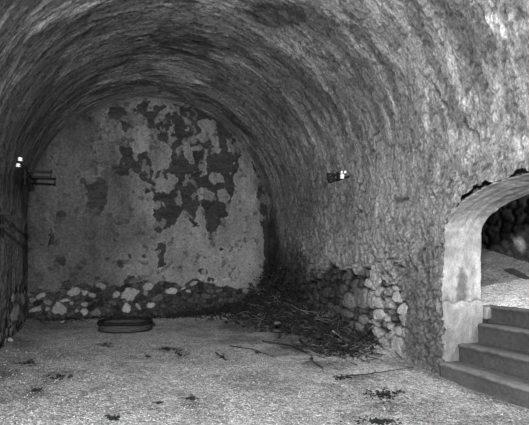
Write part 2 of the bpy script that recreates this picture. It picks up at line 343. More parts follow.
def shell_fields(s, Y):
    """inward displacement and albedo of the walls / vault at (arc length from the right floor, Y)"""
    wallness = 1 - sstep(ZS - .4, ZS + 1.3, np.minimum(s, STOT - s))    # 1 on walls, 0 up in the vault
    d = .045 * fbm(s * .55, Y * .6, 1, 3)
    w1 = fbm(s / .13, Y / .13, 2, 3, .6); w2 = fbm(s / .13, Y / .13, 6, 3, .6)
    s2 = s + .10 * w1; Y2 = Y + .045 * w2
    lump = sfbm(s2 / .17, Y2 / .15, 5, 4, .65)
    streak = sfbm(s2 / .42, Y2 / .10, 9, 5, .68)
    d = d + wallness * .022 * lump + (1 - wallness) * (.012 * streak + .010 * lump)
    G1, G2, GI = worley((s2 + .06 * w2) / .17, (Y2 + .08 * w1) / .19, 16)
    H1, H2, HI = worley((s2 - .04 * w2) / .075, (Y2 + .04 * w1) / .085, 26)
    crease = wallness * (.35 + .65 * sstep(-.2, .3, fbm(s * 1.1, Y * 1.1, 28, 3)))
    ckm = sstep(-.15, .25, fbm(s / .35, Y / .35, 29, 3)); cz = (1 - sstep(0, .05 + .09 * ckm, G2 - G1)) * (.35 + .65 * ckm); cy = 1 - sstep(0, .2, H2 - H1)
    pit = sstep(.22, .42, fbm(s / .045, Y / .06, 36, 2, .7))
    d = d + crease * (.022 * sstep(0, .3, G2 - G1) + .018 * (GI - .5) + .005 * sstep(0, .5, H2 - H1)) + (1 - wallness) * .005 * sstep(0, .5, H2 - H1)
    fine = fbm(s / .055, Y / .045, 14, 2, .6); d = d + .007 * fine * (0.45 + wallness * .55)
    # ridged vertical drips of render
    d = d + wallness * .014 * (1 - np.abs(sfbm(s2 / .32, Y2 / .14, 21, 4)) * 2)
    # tone
    broad = fbm(s * .9, Y * .9, 31, 4)
    t = .20 * (1 + .35 * broad)
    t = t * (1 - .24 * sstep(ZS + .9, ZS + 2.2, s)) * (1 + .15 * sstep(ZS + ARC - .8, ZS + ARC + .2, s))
    t = t * (1 - crease * (.75 * cz + .10 * cy)) * (1 + .14 * (HI - .5)) * (1 - .45 * pit); d = d - .016 * cz * crease - .008 * pit
    t = t * (1 + .42 * (1 - wallness) * streak + .14 * lump + .12 * fine)
    # bare darker scrapings on the vault, long along the arc
    sc = sfbm(s2 / .7, Y2 / .15, 41, 5, .68)
    bare = sstep(.03, .10, sc) * (1 - wallness * .8)
    t = t * (1 - .42 * bare); d = d - .006 * bare
    pal = sstep(.2, .28, sfbm(s2 / .5, Y2 / .12, 47, 5, .68)) * (1 - wallness * .5)
    t = t * (1 + .6 * pal); d = d + .004 * pal
    # fine crackle in the render of the walls
    ww = .12 * fbm(s / .12, Y / .12, 51, 3)
    F1, F2, ID = worley((s + ww) / .26, (Y + ww) / .17, 55)
    ck = (1 - sstep(.0, .075, F2 - F1)) * sstep(-.1, .25, fbm(s * 1.3, Y * 1.3, 58, 3)) * wallness
    d = d - .013 * ck; t = t * (1 - .5 * ck)
    # drop rougher blistered render low on the right wall
    low = (1 - sstep(.9, 2.0, s)) * sstep(5.25, 5.7, Y)
    F1, F2, ID = worley((s + ww) / .13, (Y + ww) / .17, 61)
    d = d + low * (.018 * sstep(0, .35, F2 - F1) - .01); t = t * (1 - low * .38 * (1 - sstep(0, .12, F2 - F1))) * (1 + low * .22 * (ID - .5))
    wx = .035 * fbm(s / .12, Y / .12, 71, 3); wy = .035 * fbm(s / .12, Y / .12, 75, 3)
    for poly, k, soft in STAINS_AND_BANDS:
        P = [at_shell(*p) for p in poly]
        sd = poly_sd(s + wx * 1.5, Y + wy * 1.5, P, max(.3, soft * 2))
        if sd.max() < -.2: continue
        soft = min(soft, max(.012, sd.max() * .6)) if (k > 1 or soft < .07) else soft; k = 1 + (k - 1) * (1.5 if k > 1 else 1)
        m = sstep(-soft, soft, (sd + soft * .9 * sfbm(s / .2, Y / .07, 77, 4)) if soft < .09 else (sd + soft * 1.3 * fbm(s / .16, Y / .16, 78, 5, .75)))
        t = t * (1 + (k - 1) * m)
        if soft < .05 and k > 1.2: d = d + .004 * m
    for pts in CRACKS:
        P = [at_shell(*p) for p in pts]
        q = line_sd(s + wx, Y + wy, P, .08)
        m = (1 - sstep(.007, .024, q)) * sstep(-.5, -.1, w1); d = d - .025 * m; t = t * (1 - .75 * m)
        lip = (1 - sstep(.02, .07, q)) * (1 - m); d = d + .006 * lip
    # bare masonry low on the right wall
    for px, tr, fill, sp, seed in ((RECESS_PX, TR_R, (.06, .17), .062, 3), (LREC_PX, TR_L, (.06, .2), .07, 5)):
        P = [at_shell(*p) for p in px]
        sd = poly_sd(s + wx, Y + wy, P, .3)
        m = sstep(-.012, .02, sd)
        reg = sd > -.06
        if reg.any():
            seeds = make_seeds(tr, at_shell, P, sp, fill, 1.3, seed)
            a, b, T = stones(s[reg] + .5 * wx[reg], Y[reg] + .5 * wy[reg], seeds)
            dome = sstep(0, .42, b) * (1 - .12 * np.clip(a, 0, 1.5)) * (.8 + .2 * np.sin(T * 400))
            keep_ = 1 - sstep(.98, 1.25, a); dome = dome * keep_
            dd = (-.12 if seed == 3 else -.03) + .085 * dome + .008 * fbm(s[reg] / .04, Y[reg] / .04, 81, 3)
            tt = T * (.38 + .62 * (1 - sstep(5.4, 7.2, Y[reg]) * (s[reg] < 3))) * (.06 + .94 * sstep(.07, .26, b) * (.12 + .88 * keep_)) * (1 + .3 * fbm(s[reg] / .06, Y[reg] / .06, 85, 3)) * .8
            mm = m[reg]; d[reg] = d[reg] * (1 - mm * .6) + dd * mm; t[reg] = t[reg] * (1 - mm) + tt * mm
    return d * (1 - .68 * sstep(ZS + ARC * .55, ZS + ARC * .8, s)), np.clip(t, .012, .7)

def shell_base(s):
    """base point (x, z) and inward normal"""
    a = np.clip((s - ZS) / R, 0, math.pi)
    x = X0 + R * np.cos(a); z = ZS + R * np.sin(a)
    z = np.where(s < ZS, s, z); z = np.where(s > ZS + ARC, STOT - s, z)
    return x, z, -np.cos(a), -np.sin(a)
def strip(name, SV_, hole=False):
    s, Y = np.meshgrid(SV_, YL, indexing='ij'); sf, yf = s.ravel(), Y.ravel().copy()
    d, t = shell_fields(sf, yf)
    keep = None
    if hole:
        # distance outside the doorway curve, slightly larger than the arch ring so a broken edge shows
        dz = sf - OZS; dy = yf - OYC
        up = dz > 0
        rad = np.where(up, np.sqrt((dy / (OA + .004)) ** 2 + (np.maximum(dz, 0) / (OB + .008 + .075 * sstep(.45, .8, dz / OB) * (.75 + .9 * fbm(yf / .09, yf * 0 + sf / .3, 19, 4, .8)) * (.3 + 1.2 * vnoise(yf / .33, yf * 0, 23)))) ** 2), np.abs(dy) / OA)
        inside = rad < 1
        # snap vertices lying just inside onto the curve
        near = inside & (rad > .965)
        k = 1 / np.maximum(rad, .5)
        yf[near] = OYC + dy[near] * k[near]; nz = up & near; sf = sf.copy(); sf[nz] = OZS + dz[nz] * k[nz]
        inside = inside & ~near; keep = ~inside
        edge = np.exp(-np.clip(rad - 1, 0, 9) / .03) * up
        t = t * (1 + .25 * edge)
    x, z, nx, nz_ = shell_base(sf)
    V = np.stack([x + nx * d, yf, z + nz_ * d], 1)
    Fc = grid_faces(*s.shape)
    if keep is not None: Fc = Fc[keep[Fc].all(1)]
    return np_mesh(name, V, Fc[:, ::-1], M_shell, t, np.stack([sf, yf, np.zeros_like(sf)], 1))
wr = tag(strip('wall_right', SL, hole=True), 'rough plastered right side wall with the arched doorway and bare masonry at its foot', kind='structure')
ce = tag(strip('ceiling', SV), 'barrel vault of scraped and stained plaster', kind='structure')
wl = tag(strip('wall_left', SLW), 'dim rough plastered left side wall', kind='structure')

# ------------------------------------------------------------------ back wall
def cA(p): return [(20 + x / 3.862, 90 + y / 3.862) for x, y in p]
def cB(p): return [(140 + x / 3.862, 90 + y / 3.862) for x, y in p]
def cC(p): return [(20 + x / 3.862, 190 + y / 3.862) for x, y in p]
def cD(p): return [(140 + x / 3.862, 190 + y / 3.862) for x, y in p]
DARK = [cA([(380, 110), (400, 115), (430, 120), (436, 132), (425, 145), (405, 160), (385, 150)]),
        cA([(400, 195), (425, 210), (440, 250), (462, 290), (470, 322), (430, 330), (405, 338), (365, 330), (352, 290), (382, 285), (388, 230)]),
        cA([(455, 60), (500, 40), (502, 130), (485, 130), (480, 105), (440, 105), (430, 95), (440, 70)]),
        cA([(350, 60), (395, 75), (410, 100), (380, 105), (368, 120), (350, 115), (345, 90)]),
        cA([(300, 335), (330, 350), (345, 385), (338, 430), (262, 430), (262, 395), (228, 352), (245, 345), (290, 372)]),
        cC([(262, -5), (335, -5), (342, 40), (325, 80), (290, 97), (262, 90), (252, 60), (260, 30)]),
        cB([(30, 70), (75, 62), (150, 55), (240, 70), (320, 120), (370, 160), (420, 230), (450, 300), (470, 340), (480, 430), (370, 430), (360, 390), (350, 436), (345, 470), (325, 500), (300, 545),
            (290, 580), (265, 575), (262, 520), (240, 445), (230, 430), (218, 450), (215, 500), (225, 528), (208, 530), (190, 500), (178, 470), (160, 470), (145, 505), (130, 525), (100, 535), (75, 556), (60, 545), (54, 490), (46, 400),
            (40, 380), (30, 350), (0, 345), (-10, 300), (0, 240), (30, 230), (40, 180), (20, 115)]),
        [(262, 186), (270, 190), (270, 306), (262, 300), (262.5, 270), (263.5, 240), (260, 215)],
        cC([(260, 30), (300, 30), (290, 60)]),
        cD([(68, 205), (98, 208), (96, 235), (90, 262), (98, 290), (85, 300), (66, 298), (70, 265), (62, 235)])]
PALE = [cB([(228, 120), (260, 108), (290, 125), (297, 150), (282, 168), (265, 196), (240, 202), (216, 182), (238, 160)]), cB([(172, 198), (195, 210), (200, 222), (235, 213), (248, 225), (225, 234), (205, 240), (210, 290), (190, 280), (168, 250)]),
        cB([(272, 168), (302, 185), (298, 217), (275, 215)]), cB([(333, 188), (345, 210), (366, 215), (362, 247), (343, 240)]), cB([(292, 222), (308, 225), (306, 247), (296, 247)]),
        cB([(363, 178), (390, 198), (412, 240), (430, 265), (435, 290), (458, 340), (466, 360), (452, 400), (448, 440), (380, 440), (363, 420), (370, 390), (362, 340), (385, 310), (378, 280), (390, 258), (374, 215)]),
        cB([(272, 318), (315, 320), (322, 350), (290, 367), (272, 350)]), cB([(224, 385), (262, 380), (285, 400), (280, 425), (228, 420)]), cB([(300, 385), (330, 378), (346, 410), (335, 436), (305, 425)]), cB([(105, 322), (145, 328), (148, 355), (112, 362)]),
        cB([(-10, 368), (20, 385), (46, 400), (50, 440), (-10, 440)]), cB([(68, 88), (90, 75), (110, 63), (146, 66), (165, 92), (200, 120), (196, 138), (172, 128), (158, 98), (140, 80), (112, 80), (88, 112), (70, 106)]),
        cB([(28, 50), (50, 58), (52, 80), (36, 82)]), cB([(0, 150), (45, 150), (62, 185), (105, 205), (118, 235), (125, 270), (112, 300), (70, 320), (62, 360), (45, 350), (52, 300), (30, 240), (0, 240)]),
        cB([(178, 145), (192, 145), (192, 160), (178, 160)]), cB([(250, 225), (262, 225), (250, 330), (236, 330), (240, 270)]), cB([(60, 340), (100, 350), (140, 380), (120, 400), (60, 400)]),
        cA([(415, 92), (425, 55), (437, 60), (425, 100)]), cA([(440, 100), (450, 90), (470, 92), (482, 108), (475, 120), (465, 105), (450, 105), (440, 115)])]
SPOTS = [(385, 283, 26, 28), (425, 255, 18, 26), (385, 130, 22, 18), (437, 133, 10, 10), (335, 272, 14, 12), (232, 300, 28, 20), (160, 95, 40, 26), (122, 185, 22, 44), (155, 275, 46, 30), (175, 365, 36, 26),
         (245, 355, 34, 20), (490, 5, 36, 26), (380, 175, 10, 8), (480, 255, 16, 14), (90, 387, 60, 14), (430, 350, 50, 40), (460, 340, 20, 30), (365, 370, 20, 20), (710, 315, 36, 30), (615, 310, 22, 24), (483, 255, 14, 14), (730, 345, 36, 20),
         (600, 15, 30, 30), (300, 340, 20, 8), (560, 200, 10, 10), (775, 230, 12, 10), (800, 180, 10, 10), (890, 290, 20, 10), (940, 330, 30, 12), (215, 340, 20, 12)]
FLECK = [(110, 52, 16, 12), (235, 85, 22, 10), (370, 60, 10, 8), (125, 212, 20, 16), (118, 235, 10, 30), (860, 15, 20, 40), (870, 160, 14, 60), (905, 30, 14, 50), (800, 345, 50, 12), (700, 20, 16, 60)]
BST = [(41, 295.5, 11, 5, .34), (73, 292, 14, 8, .34), (85, 293, 7, 6, .36), (93, 295, 9, 4, .32), (60.6, 309, 14, 11, .33), (36, 310, 12, 5, .3), (48, 309, 6, 4, .28), (84, 312, 8, 7, .42), (84, 304.6, 8, 4, .32),
       (63.5, 320, 5, 3.5, .3), (95.6, 312.5, 11, 8, .17), (65, 300.6, 13, 3.5, .42), (101, 286, 12, 6, .25), (116, 294.6, 8, 7, .36), (48, 302, 10, 5, .2), (130, 294.6, 19, 13, .4), (149, 286.6, 11, 7, .38),
       (171.5, 291, 11, 6, .52), (183.7, 288, 6, 3, .4), (188.5, 291.7, 6, 3, .42), (127, 308, 8, 9, .52), (150.6, 305.5, 9, 4.5, .5), (157, 298, 13, 6, .14), (146, 293, 6, 5, .3), (194, 284, 9, 4, .36), (138, 306, 4, 8, .36),
       (33, 300, 8, 5, .2), (113, 303, 10, 5, .12), (72, 303, 5, 4, .3), (28, 295, 5, 5, .15), (207, 297, 9, 5, .13), (220, 291, 8, 4, .14), (176, 302, 10, 5, .08), (246, 291, 7, 5, .25), (232, 300, 8, 5, .1), (77, 311, 4, 5, .3)]
BOTTOM = [(20, 292), (40, 291), (52, 294), (60, 291), (64, 285), (72, 289), (84, 283), (92, 287), (104, 282), (118, 285), (128, 283), (142, 281), (156, 284), (170, 280), (182, 286), (196, 279), (210, 283),
          (226, 287), (240, 288), (256, 288), (262, 280), (275, 300), (275, 340), (15, 340)]
xs = lines((XL - .06, XR + .06, .0118)); zs = lines((-.2, ZS + R + .06, .0125))
gx, gz = np.meshgrid(xs, zs, indexing='ij'); x, z = gx.ravel(), gz.ravel()
wx = .06 * fbm(x / .14, z / .14, 101, 4, .6); wz = .06 * fbm(x / .14, z / .14, 105, 4, .6)
sd = np.full(x.shape, -.3)
for p in DARK: sd = np.maximum(sd, poly_sd(x + wx, z + wz, [at_back(*q) for q in p]))
for p in PALE: sd = np.minimum(sd, -poly_sd(x + wx * .8, z + wz * .8, [at_back(*q) for q in p]))
for (a, b, w, h) in SPOTS: sd = np.maximum(sd, poly_sd(x + wx * .6, z + wz * .6, [at_back(*q) for q in cC(ell(a, b, w, h))]))
sd = sd + .075 * fbm(x / .16, z / .16, 109, 5, .72) * sstep(-.25, -.1, sd)
dark = sstep(-.008, .012, sd)
# loose islands of plaster surviving inside the bare areas
isl = sstep(.30, .36, fbm(x / .16, z / .2, 111, 4)) * dark; dark = dark - .8 * isl
hol = sstep(.40, .46, fbm(x / .12, z / .12, 116, 4)) * (1 - dark); dark = dark + .6 * hol
pl = .125 * (1 + .5 * fbm(x / .3, z / .6, 121, 5, .65) + .22 * sfbm(x / .05, z / .4, 126, 3) * sstep(1.2, 2.6, z) + .16 * fbm(x / .06, z / .06, 131, 3))
pl = .95 * pl * (1 - .5 * (1 - sstep(.2, 1.3, x + .4 * fbm(x, z, 135, 2))))                # darker over the left third
pl = pl * (1 + .3 * sstep(.8, 2.6, x) * (1 - sstep(1.2, 2.6, z)))
dk = .03 * (1 + .35 * fbm(x / .35, z / .35, 141, 4) + .3 * fbm(x / .05, z / .05, 145, 3))
dk = dk * (1 - .3 * sstep(.1, .3, sfbm(x / .3, z / .035, 149, 2)))                   # coursing seen through
t = pl * (1 - dark) + dk * dark
lip = np.exp(-(sd / .022) ** 2) * (sd < 0); t = t * (1 + .28 * lip)
for (a, b, w, h) in FLECK:
    m = sstep(-.01, .02, poly_sd(x + wx * .6, z + wz * .6, [at_back(*q) for q in cC(ell(a, b, w, h))])); t = t * (1 + .3 * m)
PALE2 = [cA([(268, 100), (300, 75), (345, 78), (350, 110), (335, 128), (300, 120)]), cA([(305, 130), (360, 120), (420, 150), (500, 120), (500, 250), (450, 250), (400, 190), (345, 200), (320, 180)]), cA([(235, 320), (300, 292), (330, 300), (290, 350), (240, 345)]),
         cA([(265, 205), (298, 190), (308, 200), (298, 270), (268, 265)]), cA([(360, 30), (430, 40), (500, 60), (480, 90), (420, 85), (380, 70)]), cA([(372, 215), (398, 215), (392, 285), (372, 285)])]
for p in PALE2:
    m = sstep(-.02, .03, poly_sd(x + wx, z + wz, [at_back(*q) for q in p]) + .04 * fbm(x / .08, z / .08, 175, 4, .7)); t = t * (1 + .45 * m * (1 - dark))
d = .03 * fbm(x * .5, z * .5, 151, 3) + .02 * (1 - dark) + .004 * fbm(x / .07, z / .07, 155, 3) + .012 * dark * fbm(x / .12, z / .09, 158, 4)
# darker grey halo near the vault
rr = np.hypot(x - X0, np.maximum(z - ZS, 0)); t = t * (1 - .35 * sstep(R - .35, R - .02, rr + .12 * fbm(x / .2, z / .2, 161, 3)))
# dark crack lines on the left below the bracket and curl cracks round loose plaster at upper left
CURL = [cA([(265, 105), (290, 110), (285, 125), (305, 145), (320, 175), (312, 195), (300, 205), (298, 230), (285, 240), (262, 238), (262, 262), (275, 275), (300, 285), (330, 285), (350, 290)]),
        cA([(270, 300), (250, 312), (230, 318), (225, 335), (245, 350), (260, 375), (262, 425)]), cA([(345, 75), (352, 110), (375, 130), (390, 165), (395, 200)]), cA([(440, 100), (455, 90), (475, 95), (482, 112), (470, 125), (450, 118)]),
        cA([(115, 255), (130, 275), (145, 315), (155, 345)]), cA([(140, 345), (135, 370), (150, 380)]), cC([(115, 150), (112, 220), (120, 250)]), cB([(420, 240), (440, 300), (458, 345)])]
for p in CURL:
    q = line_sd(x + wx * 1.2, z + wz * 1.2, [at_back(*k) for k in p], .1); m = (1 - sstep(.004, .016, q)) * sstep(-.3, .2, fbm(x / .1, z / .1, 171, 2)); t = t * (1 - .6 * m); d = d - .012 * m
    m2 = np.exp(-((q - .03) / .014) ** 2); t = t * (1 + .2 * m2); d = d + .006 * m2
# the rubble footing
P = [at_back(*q) for q in BOTTOM]; sb = poly_sd(x + wx * 1.1, z + wz * 1.1, P)
m = sstep(-.012, .018, sb); reg = sb > -.06
seeds = make_seeds(BST, at_back, P, .048, (.02, .12), 1.8, 9)
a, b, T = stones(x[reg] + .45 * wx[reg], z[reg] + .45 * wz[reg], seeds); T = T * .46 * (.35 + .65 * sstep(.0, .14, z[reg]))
zz = z[reg]; keep_ = 1 - sstep(.95, 1.2, a + .3 * fbm(x[reg] / .05, zz / .05, 173, 3))
dome = sstep(0, .35, b) * keep_ * (.75 + .25 * np.sin(T * 500))
dd = -.06 + .085 * dome + .01 * fbm(x[reg] / .04, zz / .04, 165, 3)
tt = T * (.2 + .8 * sstep(.03, .25, b)) * keep_ + .03 * (1 - keep_) * (1 + .3 * fbm(x[reg] / .05, zz / .05, 168, 3))
mm = m[reg]; d[reg] = d[reg] * (1 - mm) + dd * mm; t[reg] = t[reg] * (1 - mm) + tt * mm
V = np.stack([x, D - d, z], 1); Fc = grid_faces(*gx.shape)
ok = ~((z > ZS) & (rr > R + .05)); Fc = Fc[ok[Fc].all(1)]
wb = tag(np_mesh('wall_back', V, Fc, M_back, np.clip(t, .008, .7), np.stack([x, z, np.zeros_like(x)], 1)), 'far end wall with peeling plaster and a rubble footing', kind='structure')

# wall behind the camera: round-headed entrance that lets the daylight in
bm = bmesh.new()
EX, EW, EZ = .9, 1.15, 1.9
out = [(XR + .1, -.2), (XR + .1, ZS)] + [(X0 + (R + .1) * math.cos(a), ZS + (R + .1) * math.sin(a)) for a in np.linspace(.1, math.pi - .1, 20)] + [(XL - .1, ZS), (XL - .1, -.2)]
inn = [(EX + EW, -.2), (EX + EW, EZ)] + [(EX + EW * math.cos(a), EZ + EW * .9 * math.sin(a)) for a in np.linspace(.1, math.pi - .1, 20)] + [(EX - EW, EZ), (EX - EW, -.2)]
for yy in (YN, YN - .5):
    vo = [bm.verts.new((p[0], yy, p[1])) for p in out]; vi = [bm.verts.new((p[0], yy, p[1])) for p in inn]
    for i in range(len(out) - 1): bm.faces.new((vo[i], vo[i + 1], vi[i + 1], vi[i]))
    if yy == YN: k0 = vi
    else:
        for i in range(len(inn) - 1): bm.faces.new((k0[i], k0[i + 1], vi[i + 1], vi[i]))
M_plain = simple_mat('entrance_plaster', .2, .3, 6, .6)
tag(bm_obj('wall_front', bm, M_plain, smooth=False), 'entrance wall behind the viewer', kind='structure')

# ------------------------------------------------------------------ floor
FY = lines((YN - 1.2, 2.3, .12), (2.3, 5.5, .02), (5.5, D + .12, .03)); FX = lines((XL - .12, XR + .1, .026))
FSPOT = [(30, 363, 20, 5, .35), (166, 349, 22, 6, .3), (180, 354.6, 12, 5, .4), (106, 345, 16, 5, .45), (36, 391, 12, 6, .5), (51, 378, 22, 7, .6), (113, 419, 17, 6, .4), (192, 400, 11, 6, .45), (159, 404.5, 9, 3, .4), (147, 357, 7, 3, .4),
         (79, 394, 7, 3, .4), (257, 378, 66, 18, .72), (384, 396, 44, 10, .62), (334, 380, 26, 6, .7), (380, 421, 40, 8, .6), (350, 402, 20, 7, .65), (60, 355, 40, 8, .8), (20, 345, 30, 8, .6), (75, 372, 40, 6, .75), (240, 340, 50, 9, .6),
         (290, 350, 60, 10, .5), (330, 362, 50, 9, .55), (360, 372, 40, 6, .7), (200, 335, 40, 5, .8), (5, 375, 18, 6, .6), (300, 338, 60, 24, .4), (250, 327, 60, 14, .5), (60, 327, 80, 6, .6), (200, 420, 60, 10, .85), (450, 390, 50, 6, .85), (12, 400, 20, 6, .7)]
def floor_h(x, y):
    h = -.075 * (1 - sstep(3.6, 7.2, y)) * sstep(-1, 3, x) - .02 * (1 - sstep(3.5, 6, y))
    h = h + .03 * fbm(x * .8, y * .8, 201, 3) + .008 * fbm(x * 5, y * 5, 205, 3)
    h = h + .07 * sstep(9.3, 10.1, y) + .06 * sstep(XR - .35, XR, x) * sstep(4.9, 5.8, y) + .05 * (1 - sstep(XL, XL + .3, x))
    # bank of debris in the far right corner
    r = (np.clip((XR - x) / .95, 0, 3)) ** 2 + (np.clip(np.abs(y - 8.9) / 2.6, 0, 3)) ** 2
    h = h + .32 * np.exp(-r * 1.6) * (1 + .25 * fbm(x * 4, y * 4, 209, 3))
    return h
gx, gy = np.meshgrid(FX, FY, indexing='ij'); x, y = gx.ravel(), gy.ravel()
h = floor_h(x, y)
t = .25 * (1 + .22 * fbm(x * .9, y * .9, 221, 4) + .25 * fbm(x * 6, y * 6, 225, 4))
wx = .10 * fbm(x / .12, y / .12, 231, 3); wy = .16 * fbm(x / .12, y / .12, 235, 3)
for (a, b, w, hh, k) in FSPOT:
    P = [at_floor(*q) for q in ell(a, b, w, hh)]
    sd = poly_sd(x + wx, y + wy, P, .5); soft = .12
    m = sstep(-soft, soft, sd + .10 * fbm(x / .06, y / .06, 238, 3)); t = t * (1 + (k - 1) * m)
t = t * (1 - .45 * sstep(.08, .3, fbm(x * 2.2, y * 2.2, 241, 5, .65)) * .5)
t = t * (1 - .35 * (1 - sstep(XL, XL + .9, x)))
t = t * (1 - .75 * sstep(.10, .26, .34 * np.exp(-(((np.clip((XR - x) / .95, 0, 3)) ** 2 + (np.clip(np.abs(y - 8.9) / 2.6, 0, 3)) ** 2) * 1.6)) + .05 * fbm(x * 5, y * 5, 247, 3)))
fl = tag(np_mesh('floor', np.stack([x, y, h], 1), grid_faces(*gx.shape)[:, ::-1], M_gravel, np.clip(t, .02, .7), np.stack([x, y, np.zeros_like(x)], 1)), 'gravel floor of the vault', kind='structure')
def fz(x, y): return float(floor_h(np.array([float(x)]), np.array([float(y)]))[0])

# ------------------------------------------------------------------ doorway reveal, ring and jambs
XI = 4.31
def door_curve(n, a, b):
    pts = []
    for k in range(n):
        u = k / (n - 1); L1 = OZS + .15; LA = 1.25 * a * 2; T = 2 * L1 + LA; q = u * T
        if q < L1: pts.append((OYC + a, -.15 + q))
        elif q < L1 + LA:
            an = (q - L1) / LA * math.pi; pts.append((OYC + a * math.cos(an), OZS + b * math.sin(an)))
        else: pts.append((OYC - a, OZS - (q - L1 - LA)))
    return np.array(pts)
nU, nX = 380, 50
_cc = door_curve(nU, OA, OB); D0, _ = shell_fields(_cc[:, 1].copy(), _cc[:, 0].copy())
c0 = door_curve(nU, OA, OB); c1 = door_curve(nU, OA - .005, OB - .055); cO = door_curve(nU, OA + .14, OB + .14)
V = []; T = []; SCc = []
xs_ = np.concatenate([[-3, -2, -1], np.linspace(XR + .03, XI, nX), [99]])
uu = np.linspace(0, 6.4, nU)
for j, xx in enumerate(xs_):
    if xx < 0:
        o_, q_ = {-3: (.16, .14), -2: (.045, .13), -1: (.018, .012)}[int(xx)]
        P = door_curve(nU, OA + (o_ if xx < -2.5 else .0 + o_ * .2), OB + o_); X = XR - D0 + .004 + (q_ + (.04 if xx < -1.5 else 0)) * sstep(OZS + .12, OZS + .3, P[:, 1])
    elif xx > 90: P = door_curve(nU, OA + .5, OB + .5); X = np.full(nU, XI + .01)
    else:
        f = (xx - XR) / (XI - XR); P = c0 * (1 - f) + c1 * f; g_ = max(0., 1 - (xx - XR - .03) / .12); X = xx + g_ * (-.026 - D0)
    cen = np.array([OYC, 1.2]); n = (cen - P) / np.linalg.norm(cen - P, axis=1)[:, None]
    up = sstep(OZS - .1, OZS + .2, P[:, 1])
    # brick courses of the arch ring run along the curve; jamb is rendered
    dd = .012 * sfbm(X / .35, uu / .09 if False else uu / .3, 301, 3) + .008 * fbm(X / .08, uu / .08, 305, 3) + up * .012 * sfbm(X / .055, uu / .5, 309, 3)
    if xx < 0: dd = dd * 0
    if 0 < xx < 90:
        edge = np.exp(-(xx - XR - .03) / .03); dd = dd - up * edge * (.012 + .02 * vnoise(uu / .09, uu * 0, 311))
        jc = np.exp(-((P[:, 1] - .775 - .02 * np.sin(X * 30)) / .012) ** 2); dd = dd - .016 * jc * (P[:, 0] > OYC)
        dd = dd + .035 * (P[:, 1] < .775) * (P[:, 0] > OYC) * sstep(XR + .1, XR + .3, X)
    P2 = P + n * dd[:, None]
    V.append(np.stack([X, P2[:, 0], P2[:, 1]], 1))
    tt = .20 * (1 + .45 * fbm(X / .2, uu / .2, 315, 4) + .18 * up * sfbm(X / .05, uu / .6, 319, 3))
    if 0 < xx < 90:
        st = sstep(-.03, .03, poly_sd(X + .03 * fbm(X / .05, uu / .05, 321, 2), P[:, 1], [(3.95, .78), (4.10, .8), (4.09, 1.1), (4.02, 1.17), (3.97, 1.05)], .2)) * (P[:, 0] > OYC); tt = tt * (1 - .6 * st) * (1 - .25 * (1 - sstep(.2, .75, P[:, 1])))
        tt = tt * (1 - .6 * jc * (P[:, 0] > OYC))
        tt = tt * (1 + .35 * sstep(4.19, 4.27, X) * (P[:, 1] < 1.3) * (P[:, 1] > .8))
    else: tt = tt * .3  # shade of the slot round the arch edge painted into the tone
    T.append(tt); SCc.append(np.stack([X, P[:, 0], P[:, 1]], 1))
V = np.concatenate(V); T = np.concatenate(T); SCc = np.concatenate(SCc)
tag(np_mesh('trim_1', V, grid_faces(len(xs_), nU), M_jamb, T, SCc), 'thick jambs and arched underside of the doorway', kind='structure')

# ------------------------------------------------------------------ stone staircase in the doorway
def step_mesh(name, x0, x1, z0, z1, y0, y1, tone, seed, parent):
    """front (riser) + worn nosing + tread as one closed block"""
    prof = [(x0, z0), (x0 + .004, z0 + (z1 - z0) * .5), (x0 - .004, z1 - .045), (x0 - .014, z1 - .03), (x0 - .014, z1 - .012), (x0, z1), (x0 + .05, z1 + .002), (x0 + (x1 - x0) * .5, z1 - .004), (x1, z1), (x1, z0), (x0, z0)]
    # refine profile
    pp = []
    for (a, b) in zip(prof, prof[1:]):
        n = max(1, int(math.hypot(a[0] - b[0], a[1] - b[1]) / .022))
        pp += [(a[0] + (b[0] - a[0]) * k / n, a[1] + (b[1] - a[1]) * k / n) for k in range(n)]
    pp.append(prof[-1]); pp = np.array(pp)
    ys = np.arange(y0, y1 + .01, .02); L = np.concatenate([[0], np.cumsum(np.hypot(*np.diff(pp, axis=0).T))])
    yy, ll = np.meshgrid(ys, L, indexing='ij'); px = np.broadcast_to(pp[:, 0], yy.shape); pz = np.broadcast_to(pp[:, 1], yy.shape)
    w = .010 * fbm(yy * 2, ll * 0 + seed, seed, 3) + .006 * fbm(yy / .07, ll / .07, seed + 5, 3)
    nose = np.exp(-((px - x0) / .03) ** 2) * np.exp(-((pz - z1) / .03) ** 2)
    X = px + w + nose * .018 * fbm(yy / .12, ll * 0, seed + 9, 3); Z = pz + w * .8 - nose * .014 * (fbm(yy / .15, ll * 0, seed + 12, 3) + .4)
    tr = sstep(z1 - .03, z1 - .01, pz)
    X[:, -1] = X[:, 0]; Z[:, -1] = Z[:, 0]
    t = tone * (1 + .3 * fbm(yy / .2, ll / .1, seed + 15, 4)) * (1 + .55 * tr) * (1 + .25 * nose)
    V = np.stack([X, yy, Z], -1).reshape(-1, 3)
    o = np_mesh(name, V, grid_faces(*yy.shape), M_step, t.ravel(), V.copy(), parent=parent)
    bm = bmesh.new(); bm.from_mesh(o.data)
    bmesh.ops.remove_doubles(bm, verts=bm.verts, dist=1e-5); bmesh.ops.holes_fill(bm, edges=[e for e in bm.edges if e.is_boundary], sides=0); bmesh.ops.recalc_face_normals(bm, faces=bm.faces)
    bm.to_mesh(o.data); bm.free(); return o
ST = [(3.725, .088), (3.98, .291), (4.25, .513), (4.48, .71)]
stair = empty('stone_staircase', (0, 0, 0)); tag(stair, 'flight of worn dark stone steps climbing through the arched doorway', 'steps')
Y0, Y1 = OYC - OA + .01, OYC + OA - .005
